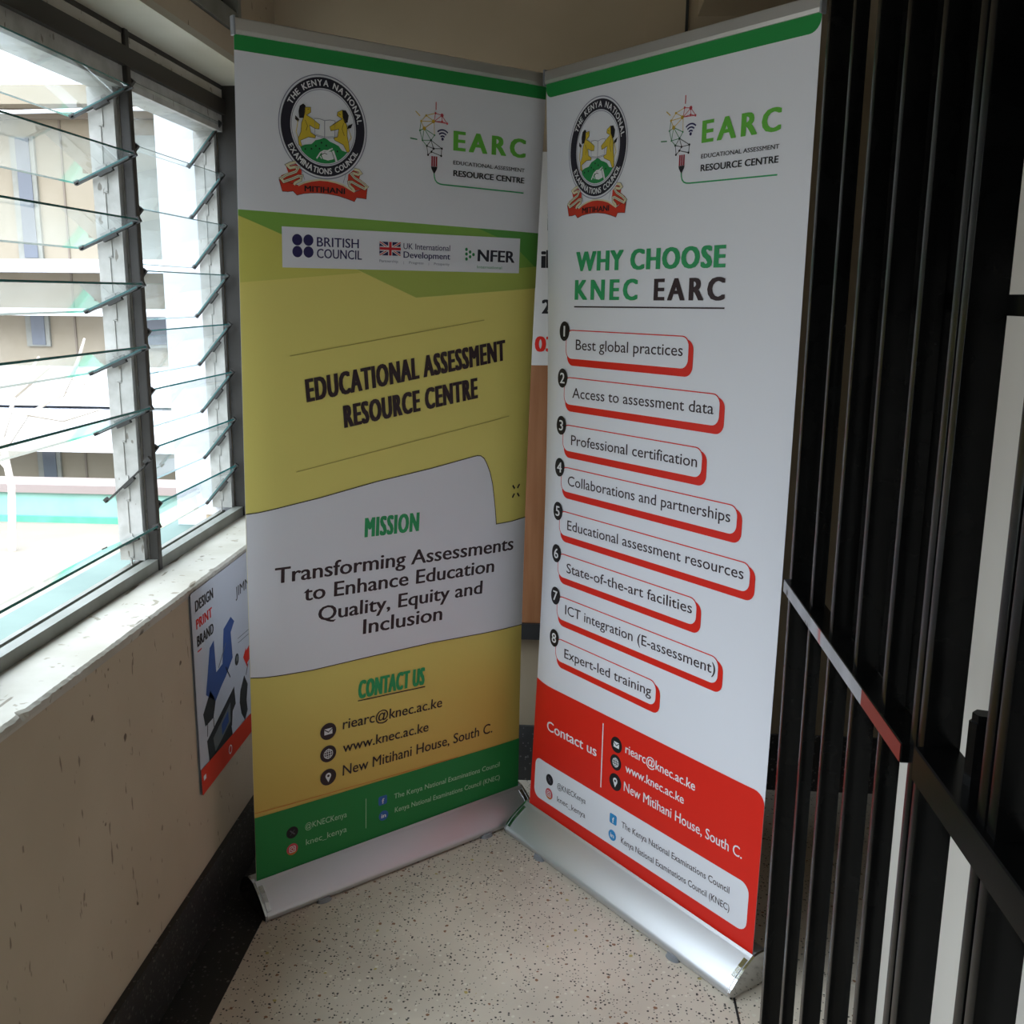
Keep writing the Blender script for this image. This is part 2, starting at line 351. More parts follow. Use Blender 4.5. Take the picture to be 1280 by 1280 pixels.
class Print:
    """collects printed shapes in (u right, v down, layer) coordinates of one sheet"""
    def __init__(s): s.bm = bmesh.new(); s.mats = []; s.tf = None
    def mi(s, M):
        if M not in s.mats: s.mats.append(M)
        return s.mats.index(M)
    def V(s, u, v, L):
        if s.tf: u, v = s.tf(u, v)
        return s.bm.verts.new((u, v, L))
    def poly(s, pts, M, L):
        from mathutils.geometry import tessellate_polygon
        tri = tessellate_polygon([[Vector((p[0], p[1], 0)) for p in pts]])
        vs_ = [s.V(p[0], p[1], L) for p in pts]; k = s.mi(M)
        for t in tri:
            try: s.bm.faces.new([vs_[i] for i in t]).material_index = k
            except ValueError: pass
    def rect(s, u0, v0, u1, v1, M, L): s.poly([(u0, v0), (u1, v0), (u1, v1), (u0, v1)], M, L)
    def circle(s, u, v, r, M, L, n=28, ry=None):
        ry = ry or r; s.poly([(u+r*math.cos(2*math.pi*i/n), v+ry*math.sin(2*math.pi*i/n)) for i in range(n)], M, L)
    def ring(s, u, v, r0, r1, M, L, a0=0, a1=360, n=64):
        k = s.mi(M); prev = None
        for i in range(n+1):
            a = math.radians(a0+(a1-a0)*i/n); c, q = math.cos(a), -math.sin(a)
            cur = (s.V(u+r0*c, v+r0*q, L), s.V(u+r1*c, v+r1*q, L))
            if prev: s.bm.faces.new((prev[0], prev[1], cur[1], cur[0])).material_index = k
            prev = cur
    def stroke(s, pts, w, M, L, closed=False):
        k = s.mi(M); P = [Vector(q[:2]) for q in pts]; n = len(P); A = []
        for i in range(n):
            if closed: d1, d2 = P[i]-P[i-1], P[(i+1) % n]-P[i]
            else: d1 = P[i]-P[max(i-1, 0)]; d2 = P[min(i+1, n-1)]-P[i]
            if d1.length < 1e-9: d1 = d2
            if d2.length < 1e-9: d2 = d1
            d1 = d1.normalized(); d2 = d2.normalized(); t = (d1+d2)
            t = t.normalized() if t.length > 1e-6 else d1
            nn = Vector((-t.y, t.x)); sc = 1/max(.4, nn.dot(Vector((-d1.y, d1.x))))
            A.append((s.V(*(P[i]+nn*w/2*sc), L), s.V(*(P[i]-nn*w/2*sc), L)))
        for i in range(n if closed else n-1):
            a, b = A[i], A[(i+1) % n]
            s.bm.faces.new((a[0], a[1], b[1], b[0])).material_index = k
    def rrect_pts(s, u0, v0, u1, v1, r, n=6, skew=0.0):
        out = []
        for (cu, cv, a0) in ((u1-r, v0+r, -90), (u1-r, v1-r, 0), (u0+r, v1-r, 90), (u0+r, v0+r, 180)):
            for i in range(n+1):
                a = math.radians(a0+90*i/n); out.append((cu+r*math.cos(a), cv+r*math.sin(a)))
        return [(u, v+skew*(u-u0)/(u1-u0)) for u, v in out]
    def text(s, t, u0, v0, u1, v1, cap, M, L, bold=0.0, shear=0.0, sp=1.0):
        vv, ff, x0, x1 = glyphs(t, 0.0, sp); ch = capheight(0.0); k = s.mi(M)
        W = math.hypot(u1-u0, v1-v0); sx = (W-2*bold*cap)/(x1-x0); sy = cap/ch*(1-.5*bold); d = ((u1-u0)/W, (v1-v0)/W)
        e = bold*cap; h = .25*e
        for ci, (ex, ey) in enumerate([(0, 0)] if bold == 0 else [(0, h), (e, 2*h), (2*e, h), (e, 0)] if bold < .05 else [(q*e*.5, r*h) for q in range(5) for r in (0, 2)]):
            vs_ = []
            for x, y in vv:
                X = (x-x0)*sx+ex; Y = y*sy+ey; X += shear*Y
                vs_.append(s.V(u0+d[0]*X+d[1]*Y, v0+d[1]*X-d[0]*Y, L+.09*ci))
            for f in ff:
                try: s.bm.faces.new([vs_[i] for i in f]).material_index = k
                except ValueError: pass
    def arc_text(s, t, u, v, r, a0, a1, cap, M, L, bold=0.0, inside=False):
        """letters along an arc from angle a0 to a1 (degrees, counter-clockwise from +u)"""
        ch = capheight(0); sc = cap/ch; wd = []; eb = bold*cap
        for c in t:
            if c == ' ': wd.append(.45)
            else: g = glyphs(c, 0); wd.append(g[3]-g[2]+.13)
        tot = sum(wd)-.13; pos = 0; k = s.mi(M)
        for c, wq in zip(t, wd):
            if c != ' ':
                vv, ff, x0, x1 = glyphs(c, 0); mid = pos+(x1-x0)/2
                a = math.radians(a0+(a1-a0)*mid/tot); ca, sa = math.cos(a), math.sin(a)
                ux, uy = (sa, -ca) if not inside else (-sa, ca)      # reading direction (y up)
                nx, ny = (ca, sa) if not inside else (-ca, -sa)
                fit = min(1.0, abs(math.radians(a1-a0))*r/tot/sc)
                for ci, (ex, ey) in enumerate(((-eb, 0), (eb, 0), (0, eb*.6), (0, -eb*.6))):
                    vs_ = []
                    for x, y in vv:
                        X = (x-(x0+x1)/2)*sc*fit+ex; Y = y*sc-cap/2+ey
                        vs_.append(s.V(u+r*ca+ux*X+nx*Y, v-(r*sa+uy*X+ny*Y), L+.09*ci))
                    for f in ff: s.bm.faces.new([vs_[i] for i in f]).material_index = k
            pos += wq
    def build(s, name, parent, mapping, W, H, us=(), vs_=(), base=M_white, thick=.0008):
        """base sheet plus prints, cut along one grid so that all follow the same surface, then mapped"""
        k = s.mi(base); tf, s.tf = s.tf, None
        for L in (0,):
            q = [s.bm.verts.new((a, b_, L)) for a, b_ in ((0, 0), (W, 0), (W, H), (0, H))]; s.bm.faces.new(q).material_index = k
        bm = s.bm
        for x in us: bmesh.ops.bisect_plane(bm, geom=list(bm.verts)+list(bm.edges)+list(bm.faces), plane_co=(x, 0, 0), plane_no=(1, 0, 0), dist=1e-6)
        for y in vs_: bmesh.ops.bisect_plane(bm, geom=list(bm.verts)+list(bm.edges)+list(bm.faces), plane_co=(0, y, 0), plane_no=(0, 1, 0), dist=1e-6)
        # reverse of the sheet with its rim
        cuts_u = [0]+[x for x in us if 0 < x < W]+[W]; cuts_v = [0]+[y for y in vs_ if 0 < y < H]+[H]
        g = {(i, j): bm.verts.new((x, y, -1)) for i, x in enumerate(cuts_u) for j, y in enumerate(cuts_v)}
        for i in range(len(cuts_u)-1):
            for j in range(len(cuts_v)-1): bm.faces.new((g[i, j], g[i, j+1], g[i+1, j+1], g[i+1, j])).material_index = k
        for v in bm.verts:
            L = v.co.z; off = -thick if L < 0 else .0004*L
            v.co = mapping(v.co.x, v.co.y, off)
        me = bpy.data.meshes.new(name); bm.to_mesh(me); bm.free()
        for q in s.mats: me.materials.append(q)
        o = bpy.data.objects.new(name, me); COL.objects.link(o); o.parent = parent
        return o

def ink(name, c, rough=.5): return mat(name, c, rough, 0, .3)
I_blk = ink('ink_black', (.014, .012, .014)); I_ring = ink('ink_crest_black', (.02, .018, .03)); I_wht = ink('ink_white', (.78, .78, .80))
I_green = ink('ink_green', (.02, .27, .06)); I_green2 = ink('ink_letter_green', (.03, .34, .12)); I_lime = ink('ink_lime_green', (.13, .46, .05)); I_navy = ink('ink_navy', (.025, .02, .10))
I_gpat1 = ink('ink_leaf_green', (.22, .42, .07)); I_gpat2 = ink('ink_deep_leaf_green', (.10, .33, .06)); I_gpat3 = ink('ink_olive', (.42, .50, .10)); I_gpat4 = ink('ink_pale_olive', (.66, .62, .13))
I_red = ink('ink_red', (.72, .020, .010)); I_red2 = ink('ink_crest_red', (.62, .04, .015)); I_yel = ink('ink_lion_yellow', (.68, .50, .04)); I_cream = ink('ink_cream', (.75, .68, .45)); I_line = ink('ink_fine_line', (.22, .22, .30))
I_hill = ink('ink_hill_green', (.02, .26, .07)); I_grey = ink('ink_grey_line', (.45, .38, .09)); I_brown = ink('ink_dark_brown', (.035, .018, .022)); I_gold = ink('ink_gold', (.68, .45, .05)); I_bot = ink('ink_base_green', (.02, .235, .055))
I_pgrn = ink('ink_pale_green', (.45, .66, .45)); I_blue = ink('ink_blue', (.04, .14, .42)); I_blue2 = ink('ink_bright_blue', (.03, .25, .55)); I_pink = ink('ink_magenta_red', (.62, .08, .10)); I_logo_green = ink('ink_logo_green', (.02, .22, .07)); I_mar = ink('ink_maroon', (.35, .03, .05)); I_uk = ink('ink_flag_red', (.62, .02, .03))
# yellow-to-amber print of the first banner: its own printed gradient, fixed to the sheet
I_yellow = ink('ink_yellow_amber', (.80, .68, .12)); N, L, B = nodes(I_yellow)
tc = N.new('ShaderNodeTexCoord'); sp = N.new('ShaderNodeSeparateXYZ'); rr = N.new('ShaderNodeValToRGB'); mr = N.new('ShaderNodeMapRange')
mr.inputs[1].default_value = .15; mr.inputs[2].default_value = 1.75
L.new(tc.outputs['Object'], sp.inputs[0]); L.new(sp.outputs[2], mr.inputs[0]); L.new(mr.outputs[0], rr.inputs[0]); L.new(rr.outputs[0], B.inputs['Base Color'])
rr.color_ramp.elements[0].position = 0; rr.color_ramp.elements[0].color = (.68, .42, .09, 1); rr.color_ramp.elements[1].position = .38; rr.color_ramp.elements[1].color = (.80, .70, .19, 1)

E_ = [
 ('lion', [(.1596,.1297),(.1738,.1282),(.1743,.1386),(.164,.1456),(.1791,.1522),(.1956,.1622),(.1941,.1719),(.1844,.1717),(.1706,.166),(.1737,.181),(.1856,.1869),(.1841,.1918),(.1675,.191),(.1482,.1999),(.1521,.2137),(.144,.2097),(.1428,.1957),(.1499,.181),(.1515,.1621),(.1571,.1498)]),
 ('lion', [(.2538,.1252),(.2409,.1314),(.2395,.1387),(.2523,.1445),(.238,.1532),(.2209,.1644),(.2236,.1725),(.2336,.1703),(.2436,.1669),(.2406,.184),(.2306,.1874),(.2335,.1919),(.255,.1996),(.265,.2157),(.2709,.2128),(.2695,.1983),(.2652,.1793),(.2652,.16),(.2609,.1484),(.2552,.1418)]),
 ('mane', [(.1562,.1225),(.1616,.126),(.1605,.1425),(.1557,.1523),(.1462,.1533),(.1445,.1395),(.1479,.1276)]),
 ('mane', [(.2524,.1254),(.2624,.1255),(.2696,.1355),(.2667,.1502),(.2595,.1533),(.2538,.1419)]),
 ('mane', [(.1368,.1485),(.1461,.1568),(.1434,.1617),(.1359,.1567)]),
 ('mane', [(.2798,.1513),(.2754,.1614),(.2652,.1648),(.2681,.1573)]),
]
def crest(P, b):
    """b: first layer"""
    cu, cv = .2063, .1672
    P.ring(cu, cv, .1085, .1105, I_line, b, n=72); P.ring(cu, cv, .082, .1045, I_ring, b, n=72); P.ring(cu, cv, .0785, .0797, I_line, b, n=60)
    P.arc_text('THE KENYA NATIONAL', cu, cv, .0932, 153, 10, .0125, I_wht, b+1, 0.043)
    P.arc_text('EXAMINATIONS COUNCIL', cu, cv, .0932, 207, 331, .0122, I_wht, b+1, 0.043, inside=True)
    # hill clipped to the disc
    hill = [(.1475,.2125),(.16,.2075),(.1756,.2050),(.1855,.1960),(.1950,.1935),(.2065,.1890),(.2150,.1915),(.2206,.1955),(.2334,.1992),(.2434,.2031),(.252,.2120),(.2660,.2150)]
    arc = [(cu+.0765*math.cos(math.radians(a)), cv+.0765*math.sin(math.radians(a))) for a in range(40, 141, 8)]
    P.poly(hill+arc, I_hill, b)
    for (u, v) in ((.175,.215),(.186,.208),(.2,.2),(.212,.205),(.225,.212),(.24,.215),(.16,.217),(.195,.213)): P.circle(u, v, .0022, I_blk, b+1, 6)
    book = [(.1832,.1506),(.1957,.1500),(.2083,.1527),(.2210,.1499),(.2345,.1502),(.2335,.1859),(.208,.1895),(.1842,.1859)]
    P.poly(book, I_wht, b); P.stroke(book, .0010, I_line, b+1, True); P.stroke([(.2083,.1527),(.208,.1895)], .0014, I_line, b+1); P.stroke([(.186,.184),(.208,.1868),(.232,.184)], .0008, I_line, b+1)
    for kind, q in E_:
        P.poly(q, I_yel if kind == 'lion' else I_blk, b+1)
        if kind == 'lion': P.stroke(q, .0009, I_brown, b+2, True)
    for q in ([(.1434,.196),(.138,.183),(.142,.165),(.1420,.158)], [(.2690,.193),(.2760,.182),(.2700,.168),(.2690,.162)]): P.stroke(q, .0016, I_yel, b+1)
    for q in ([(.160,.156),(.166,.168),(.162,.178)], [(.256,.153),(.252,.166),(.258,.180)], [(.170,.132),(.166,.134)], [(.244,.134),(.249,.136)]): P.stroke(q, .0010, I_brown, b+2)
    P.stroke([(.1875,.2345),(.197,.2215),(.206,.2165),(.216,.2160)], .0030, I_wht, b+1); P.stroke([(.215,.2165),(.228,.2100)], .0036, I_wht, b+1)
    P.poly([(.202,.2195),(.214,.2175),(.2275,.2165),(.2310,.2325),(.2160,.2365),(.2040,.2345),(.2000,.2270)], I_wht, b+1); P.stroke([(.2285,.2145),(.2375,.2370)], .0052, I_wht, b+2); P.stroke([(.2255,.2165),(.2330,.2350)], .0012, I_blk, b+2)
    P.stroke([(.199,.226),(.207,.2215),(.214,.2235)], .0014, I_blk, b+2); P.stroke([(.196,.2285),(.2,.234)], .0022, I_wht, b+2)
    # ribbon
    P.stroke([(.150,.262),(.158,.282)], .001, I_line, b); P.stroke([(.262,.262),(.255,.282)], .001, I_line, b)
    rib = [(.0953,.2860),(.1110,.2885),(.1290,.2930),(.1413,.2954),(.1560,.2885),(.1747,.2832),(.1945,.2800),(.2143,.2800),(.2350,.2825),(.2546,.2870),(.2700,.2940),(.2840,.3005),(.3000,.2940),(.3183,.2882),(.3154,.3140),(.3030,.3130),(.2899,.3126),(.2839,.3217),(.2640,.3165),(.2428,.3118),(.2170,.3090),(.1913,.3085),(.1700,.3100),(.1549,.3120),(.1382,.3165),(.1288,.3085),(.1160,.3105),(.1029,.3105)]
    P.poly(rib, I_red2, b); P.stroke(rib, .0010, I_brown, b+1, True)
    P.stroke(rib[3:12], .0035, I_cream, b+2)
    P.poly([(.113,.258),(.138,.250),(.150,.262),(.151,.284),(.133,.294),(.098,.289),(.101,.277),(.118,.270)], I_red2, b); P.poly([(.300,.259),(.282,.252),(.268,.263),(.266,.284),(.284,.298),(.317,.289),(.315,.280),(.297,.270)], I_red2, b)
    for S_ in ([(.136,.2465),(.124,.2500),(.1150,.2545),(.1215,.2600),(.134,.2570),(.1420,.2580),(.136,.2665),(.112,.2760),(.1000,.2835),(.106,.2900),(.125,.2830),(.142,.2755),(.150,.2755),(.148,.2830),(.134,.2905),(.131,.2950)],
               [(.283,.2505),(.295,.2520),(.3010,.2575),(.294,.2615),(.281,.2590),(.2760,.2615),(.284,.2690),(.304,.2780),(.3170,.2865),(.311,.2915),(.293,.2850),(.277,.2785),(.2690,.2795),(.271,.2870),(.281,.2940),(.284,.2990)]):
        P.stroke(S_, .0070, I_brown, b+1); P.stroke(S_, .0054, I_cream, b+2); P.stroke(S_[4:9], .0012, I_line, b+3); P.stroke(S_[9:14], .0012, I_line, b+3)
    P.text('MITIHANI', .1563, .3070, .2589, .3066, .0125, I_blk, b+3, 0.048)
def bulb_logo(P, b):
    w = .0022
    def net(pts, edges, M, r=.0028):
        for i, j in edges: P.stroke([pts[i], pts[j]], .0015, M, b)
        for q in pts: P.circle(q[0], q[1], r, M, b+1, 8)
    net([(.506,.1048),(.525,.1078),(.5403,.1249),(.5025,.1237),(.5254,.1218)], [(0,1),(1,2),(2,3),(3,0),(1,4),(1,3),(4,2),(3,4)], I_pink)
    P.circle(.525, .1078, .0045, I_pink, b+1, 10); P.stroke([(.5074,.0792),(.5074,.097)], .0026, I_pink, b)
    net([(.4796,.1127),(.5025,.1237),(.4654,.1268),(.4744,.1423)], [(0,1),(0,2),(2,1),(2,3),(3,1)], I_gold); P.stroke([(.4796,.1127),(.506,.1048)], .0015, I_gold, b); P.stroke([(.5025,.1237),(.5041,.1547)], .0012, I_gold, b)
    P.circle(.4744, .1423, .0045, I_gold, b+1, 10); P.circle(.5000, .1240, .0042, I_gold, b+1, 10); P.stroke([(.4492,.1059),(.4621,.1153)], .0022, I_gold, b)
    net([(.4617,.1482),(.4694,.1695),(.4943,.1672),(.5041,.1547),(.4825,.1811)], [(0,1),(1,2),(2,3),(1,4),(4,2)], I_logo_green, .0022)
    for a, q in (((.4654,.1268),(.4617,.1482)), ((.4744,.1423),(.4694,.1695)), ((.4744,.1423),(.4943,.1672)), ((.4744,.1423),(.5041,.1547)), ((.4744,.1423),(.4617,.1482))): P.stroke([a, q], .0015, I_logo_green, b)
    P.stroke([(.4353,.1677),(.455,.1691)], .0026, I_logo_green, b)
    net([(.4943,.1672),(.4825,.1811),(.4862,.2013),(.5246,.2006),(.5261,.1836),(.5022,.1858),(.4958,.1935)], [(0,4),(4,3),(3,6),(6,2),(2,1),(1,5),(0,5),(5,4),(5,6),(0,1)], I_blk)
    for i in range(3): P.rect(.4962+.0064*i, .2031, .5008+.0064*i, .2262, I_mar, b)
    P.poly([(.4955,.2275),(.5142,.2275),(.5125,.2330),(.5060,.2430),(.5040,.2430),(.4972,.2330)], I_blk, b); P.stroke([(.4955,.2268),(.5142,.2268)], .0008, I_blk, b)
    P.stroke([(.505,.2420),(.5058,.2500),(.5085,.2575),(.5140,.2630),(.5220,.2658),(.5320,.2668),(.7882,.2700)], .0032, I_green2, b)
    cu, cv = .5279, .1610
    P.circle(cu, cv+.0005, .0036, I_navy, b, 14)
    for r in (.0085, .0155, .0225): P.ring(cu, cv+.002, r-.0017, r+.0017, I_navy, b, 48, 132, 14)
    P.text('EARC', .5602, .1845, .7895, .1837, .0455, I_lime, b, 0.075, 0, 1.38); P.text('EDUCATIONAL ASSESSMENT', .5611, .2170, .7886, .2186, .0090, I_blk, b, 0.029); P.text('RESOURCE CENTRE', .5618, .2444, .7889, .2462, .0140, I_blk, b, 0.053)
def icon_env(P, u, v, r, b, bg=I_brown, fg=I_wht):
    P.circle(u, v, r, bg, b); P.rect(u-r*.5, v-r*.36, u+r*.5, v+r*.36, fg, b+1); P.stroke([(u-r*.5, v-r*.3), (u, v+r*.08), (u+r*.5, v-r*.3)], r*.11, bg, b+2)
def icon_globe(P, u, v, r, b, bg=I_brown, fg=I_wht):
    P.circle(u, v, r, bg, b); q = r*.58; w = r*.08
    P.ring(u, v, q-w, q, fg, b+1, n=24); P.stroke([(u-q, v), (u+q, v)], w, fg, b+1); P.stroke([(u, v-q), (u, v+q)], w, fg, b+1)
    P.stroke([(u-q*.85, v-q*.5), (u+q*.85, v-q*.5)], w, fg, b+1); P.stroke([(u-q*.85, v+q*.5), (u+q*.85, v+q*.5)], w, fg, b+1)
    P.stroke([(u+q*.5*math.cos(a*math.pi/8), v+q*math.sin(a*math.pi/8)) for a in range(16)], w, fg, b+1, True)
def icon_pin(P, u, v, r, b, bg=I_brown, fg=I_wht):
    P.circle(u, v, r, bg, b); q = r*.36; c = v-r*.16
    P.poly([(u+q*math.cos(math.radians(a)), c+q*math.sin(math.radians(a))) for a in range(150, 391, 20)]+[(u, v+r*.62)], fg, b+1); P.circle(u, c, q*.42, bg, b+2, 12)
def icon_x(P, u, v, r, b):
    P.circle(u, v, r, I_blk, b); P.stroke([(u-r*.4, v-r*.4), (u+r*.4, v+r*.4)], r*.22, I_ring2, b+1); P.stroke([(u+r*.4, v-r*.4), (u-r*.4, v+r*.4)], r*.08, I_ring2, b+1)
I_ring2 = ink('ink_dim_grey', (.10, .09, .12))
def icon_camera(P, u, v, r, b):
    P.circle(u, v, r, I_pink, b); P.poly([(u+r*math.cos(a*.2618), v+r*math.sin(a*.2618)) for a in range(2, 11)], I_orange, b+1)
    P.stroke(P.rrect_pts(u-r*.5, v-r*.5, u+r*.5, v+r*.5, r*.2, 3), r*.13, I_wht, b+2, True); P.ring(u, v, r*.2, r*.32, I_wht, b+2, n=16)
I_orange = ink('ink_orange', (.66, .16, .03))
def icon_f(P, u, v, r, b, M=I_blue):
    P.poly(P.rrect_pts(u-r, v-r, u+r, v+r, r*.35, 3), M, b); P.text('f', u-r*.25, v+r*.75, u+r*.35, v+r*.75, r*1.15, I_wht, b+1, 0.048)
def icon_in(P, u, v, r, b, M=I_blue2):
    P.circle(u, v, r, M, b); P.text('in', u-r*.5, v+r*.42, u+r*.5, v+r*.42, r*.85, I_wht, b+1, 0.048)

# ------------------------------------------------------------------ banner stands
def banner(name, label, loc, rz, W, zb, zt, lean, drift, d, curl, draw, group):
    root = tag(empty(name, (loc[0], loc[1], 0), rz), label, 'banner', group)
    H = zt-zb
    def mp(u, v, off):
        t = 1-v/H
        return Vector((-W/2+u+t*drift, t*lean+curl(u, v/H)-off, zt-v))
    P = Print(); draw(P)
    us = [.01, .02, .03, .04, .05, .06, .07, .08, .10, .13, .2, .4, .6, .70, .72, .74, .755, .77, .785, .80, .81, .82, .83, .84]
    P.build('printed_panel', root, mp, W, H+.003, us, [H*i/50 for i in range(1, 50)])
    # top rail with end plugs
    bm = bmesh.new(); t0 = Vector((drift, lean, zt))
    extrude_x(bm, [(-.005, -.004), (-.0065, .004), (-.0055, .026), (.0, .029), (.006, .026), (.007, .004), (.005, -.004)], -W/2, W/2)
    r = obj('top_rail', bm, M_steelrail, root); r.location = t0
    for s in (-1, 1):
        bm = bmesh.new(); box(bm, s*W/2-.001 if s > 0 else s*W/2-.004, s*W/2+.004 if s > 0 else s*W/2+.001, -.0085, .008, -.007, .031); bevel(bm, .001, 1); obj('end_plug', bm, M_foot, r)
    # base
    hb = W/2+.006
    prof = [(-d+.004, .004), (-d-.001, .012), (-d, .020), (-d+.006, .027), (-d*.72, .044), (-d*.45, .061), (-d*.22, .073), (-.006, .0805), (-.004, .078), (.004, .078), (.006, .083), (.025, .082), (.050, .070), (.068, .050), (.078, .025), (.080, .006)]
    bm = bmesh.new(); extrude_x(bm, prof, -hb, hb); bs = obj('base', bm, M_base, root, True)
    for s in (-1, 1):
        bm = bmesh.new(); cprof = [(y*1.02-(.0005 if y < 0 else -.0005), z+(.0015 if z > .01 else 0)) for y, z in prof if not (z == .078)]
        extrude_x(bm, cprof, s*hb, s*(hb+.006)); ec = obj('end_cap', bm, M_chrome, bs, False)
        st = [(-d+.006, .027), (-d*.72, .044), (-d*.45, .061), (-d*.22, .073)]
        bm = bmesh.new(); extrude_x(bm, [(y-.0015, z+.0015) for y, z in st]+[(y, z-.001) for y, z in st[::-1]], s*(hb-.014), s*(hb-.003)); obj('lock_strip', bm, M_chrome, ec)
    bm = bmesh.new(); extrude_x(bm, [(-.013, .0785), (-.0065, .0835), (-.004, .082), (-.0105, .0765)], -hb, hb); obj('slot_lip', bm, M_base, bs)
    for s in (-.32, .30):
        bm = bmesh.new()
        bmesh.ops.create_cone(bm, cap_ends=True, segments=16, radius1=.014, radius2=.011, depth=.010, matrix=Matrix.Translation((s*W, -d+.002, .005)) @ Matrix.Diagonal((1.5, .9, 1, 1)))
        obj('foot', bm, M_foot, bs)
        bm = bmesh.new()
        bmesh.ops.create_cone(bm, cap_ends=True, segments=16, radius1=.014, radius2=.011, depth=.010, matrix=Matrix.Translation((s*W, .07, .005)) @ Matrix.Diagonal((1.5, .9, 1, 1)))
        obj('foot', bm, M_foot, bs)
    bm = bmesh.new(); tube(bm, [(0, .022, .06), (0, .022+lean*.5, 1.05), (drift, lean+.014, zt+.01)], .0075, 10); obj('support_pole', bm, M_base, root)
    return root

def draw_yellow(P):
    W = .85; H = 2.0
    P.rect(0, .36, W, H, I_yellow, 1)
    P.rect(0, 0, W, .0345, I_green, 1)
    P.poly([(0, .354), (.85, .3685), (.85, .512), (.4584, .5387), (.2785, .4696), (.1002, .4024), (0, .3665)], I_gpat1, 2)
    P.rect(0, .0345, W, .30, M_white, 2); P.poly([(0, .29), (.85, .29), (.85, .3685), (0, .354)], M_white, 3)
    P.poly([(.6418, .365), (.85, .3685), (.85, .4607), (.755, .3997)], I_gpat2, 3)
    P.poly([(.2785, .4696), (.60, .475), (.85, .455), (.85, .512), (.4584, .5387)], I_gpat3, 3)
    P.poly([(0, .3665), (.1002, .4024), (.2785, .4696), (.3043, .4819), (0, .5083)], I_gpat4, 3)
    P.rect(.1, .385, .1+.683, .474, M_white, 4)
    P.bm.verts.ensure_lookup_table()
    # partner strip
    for u in (.1372, .1650):
        for v in (.4125, .4385): P.circle(u, v, .0126, I_navy, 5, 20)
    P.text('BRITISH', .1861, .4253, .2957, .4260, .0205, I_navy, 5, 0.019); P.text('COUNCIL', .1858, .4510, .3038, .4520, .0205, I_navy, 5, 0.019)
    u0, v0, u1, v1 = .3516, .4085, .4106, .4400; cu, cv = (u0+u1)/2, (v0+v1)/2; w, h = u1-u0, v1-v0
    P.rect(u0, v0, u1, v1, I_navy, 5)
    for sg in (1, -1):
        a, b = (u0, cv-sg*h/2), (u1, cv+sg*h/2)
        P.poly([(a[0], a[1]), (a[0]+w*.10, a[1]), (b[0], b[1]-sg*h*.10), (b[0], b[1]), (b[0]-w*.10, b[1]), (a[0], a[1]+sg*h*.10)], I_wht, 6)
        P.poly([(a[0], a[1]), (a[0]+w*.04, a[1]), (b[0], b[1]-sg*h*.04), (b[0], b[1]), (b[0]-w*.04, b[1]), (a[0], a[1]+sg*h*.04)], I_uk, 7)
    P.rect(u0, cv-h*.17, u1, cv+h*.17, I_wht, 8); P.rect(cu-w*.10, v0, cu+w*.10, v1, I_wht, 8); P.rect(u0, cv-h*.10, u1, cv+h*.10, I_uk, 9); P.rect(cu-w*.06, v0, cu+w*.06, v1, I_uk, 9)
    P.text('UK International', .4191, .4235, .5566, .4238, .0138, I_navy, 5, 0.010); P.text('Development', .4194, .4440, .5572, .4448, .0150, I_navy, 5, 0.029)
    P.text('Partnership', .3519, .4558, .4041, .4563, .006, I_line, 5); P.text('Progress', .4357, .4578, .4777, .4583, .006, I_line, 5); P.text('Prosperity', .5092, .4590, .5558, .4594, .006, I_line, 5)
    P.rect(.420, .4525, .4208, .4595, I_line, 5); P.rect(.493, .4540, .4938, .4610, I_line, 5)
    for u, v in ((.6071, .4183), (.6186, .4243), (.6075, .4296), (.6295, .4304), (.619, .4361), (.6079, .4419)): P.circle(u, v, .0042, I_logo_green, 5, 10)
    P.text('NFER', .6427, .4464, .7653, .4475, .0290, I_ring, 5, 0.053); P.text('International', .6420, .4640, .7226, .4648, .0070, I_green2, 5)
    crest(P, 4); bulb_logo(P, 4)
    # headline between two fine lines
    P.stroke([(.115, .6721), (.6706, .5951)], .002, I_grey, 4); P.stroke([(.1268, .9456), (.7674, .8542)], .002, I_grey, 4)
    P.text('EDUCATIONAL ASSESSMENT', .1561, .7816, .7468, .7014, .0540, I_brown, 4, 0.058, .05, 1.17); P.text('RESOURCE CENTRE', .2558, .8497, .6568, .7985, .0540, I_brown, 4, 0.058, .05, 1.17)
    # the white wave
    top = [(0, 1.034), (.03, 1.033), (.0636, 1.0295), (.1894, 1.0153), (.3462, .9924), (.515, .9742), (.6436, .9562), (.6600, .9545), (.6720, .9560), (.6830, .9640), (.6920, .9780), (.7046, 1.004), (.7150, 1.038), (.7211, 1.0731), (.7280, 1.115), (.7327, 1.1544), (.7895, 1.155), (.85, 1.1522)]
    bot = [(.85, 1.476), (.6884, 1.4687), (.5251, 1.4603), (.3243, 1.4574), (.1627, 1.4565), (.08, 1.4510), (.0336, 1.4465), (0, 1.4407)]
    P.poly(top+bot, M_white, 4); P.stroke(top, .0022, I_brown, 5); P.stroke(bot, .0022, I_brown, 5)
    P.text('MISSION', .3119, 1.1325, .4755, 1.1380, .0500, I_green2, 5, 0.058, 0, 1.17)
    P.text('Transforming Assessments', .0658, 1.2130, .8021, 1.2395, .0390, I_brown, 5, 0.034); P.text('to Enhance Education', .1410, 1.2705, .7298, 1.2925, .0385, I_brown, 5, 0.034)
    P.text('Quality, Equity and', .1796, 1.3305, .6898, 1.3490, .0380, I_brown, 5, 0.034); P.text('Inclusion', .3075, 1.3910, .5554, 1.4005, .0400, I_brown, 5, 0.034)
    for a in (45, 135, 225, 315):
        c, s = math.cos(math.radians(a)), math.sin(math.radians(a)); P.stroke([(.8056+.008*c, 1.0691+.010*s), (.8056+.020*c, 1.0691+.025*s)], .005, I_blk, 4)
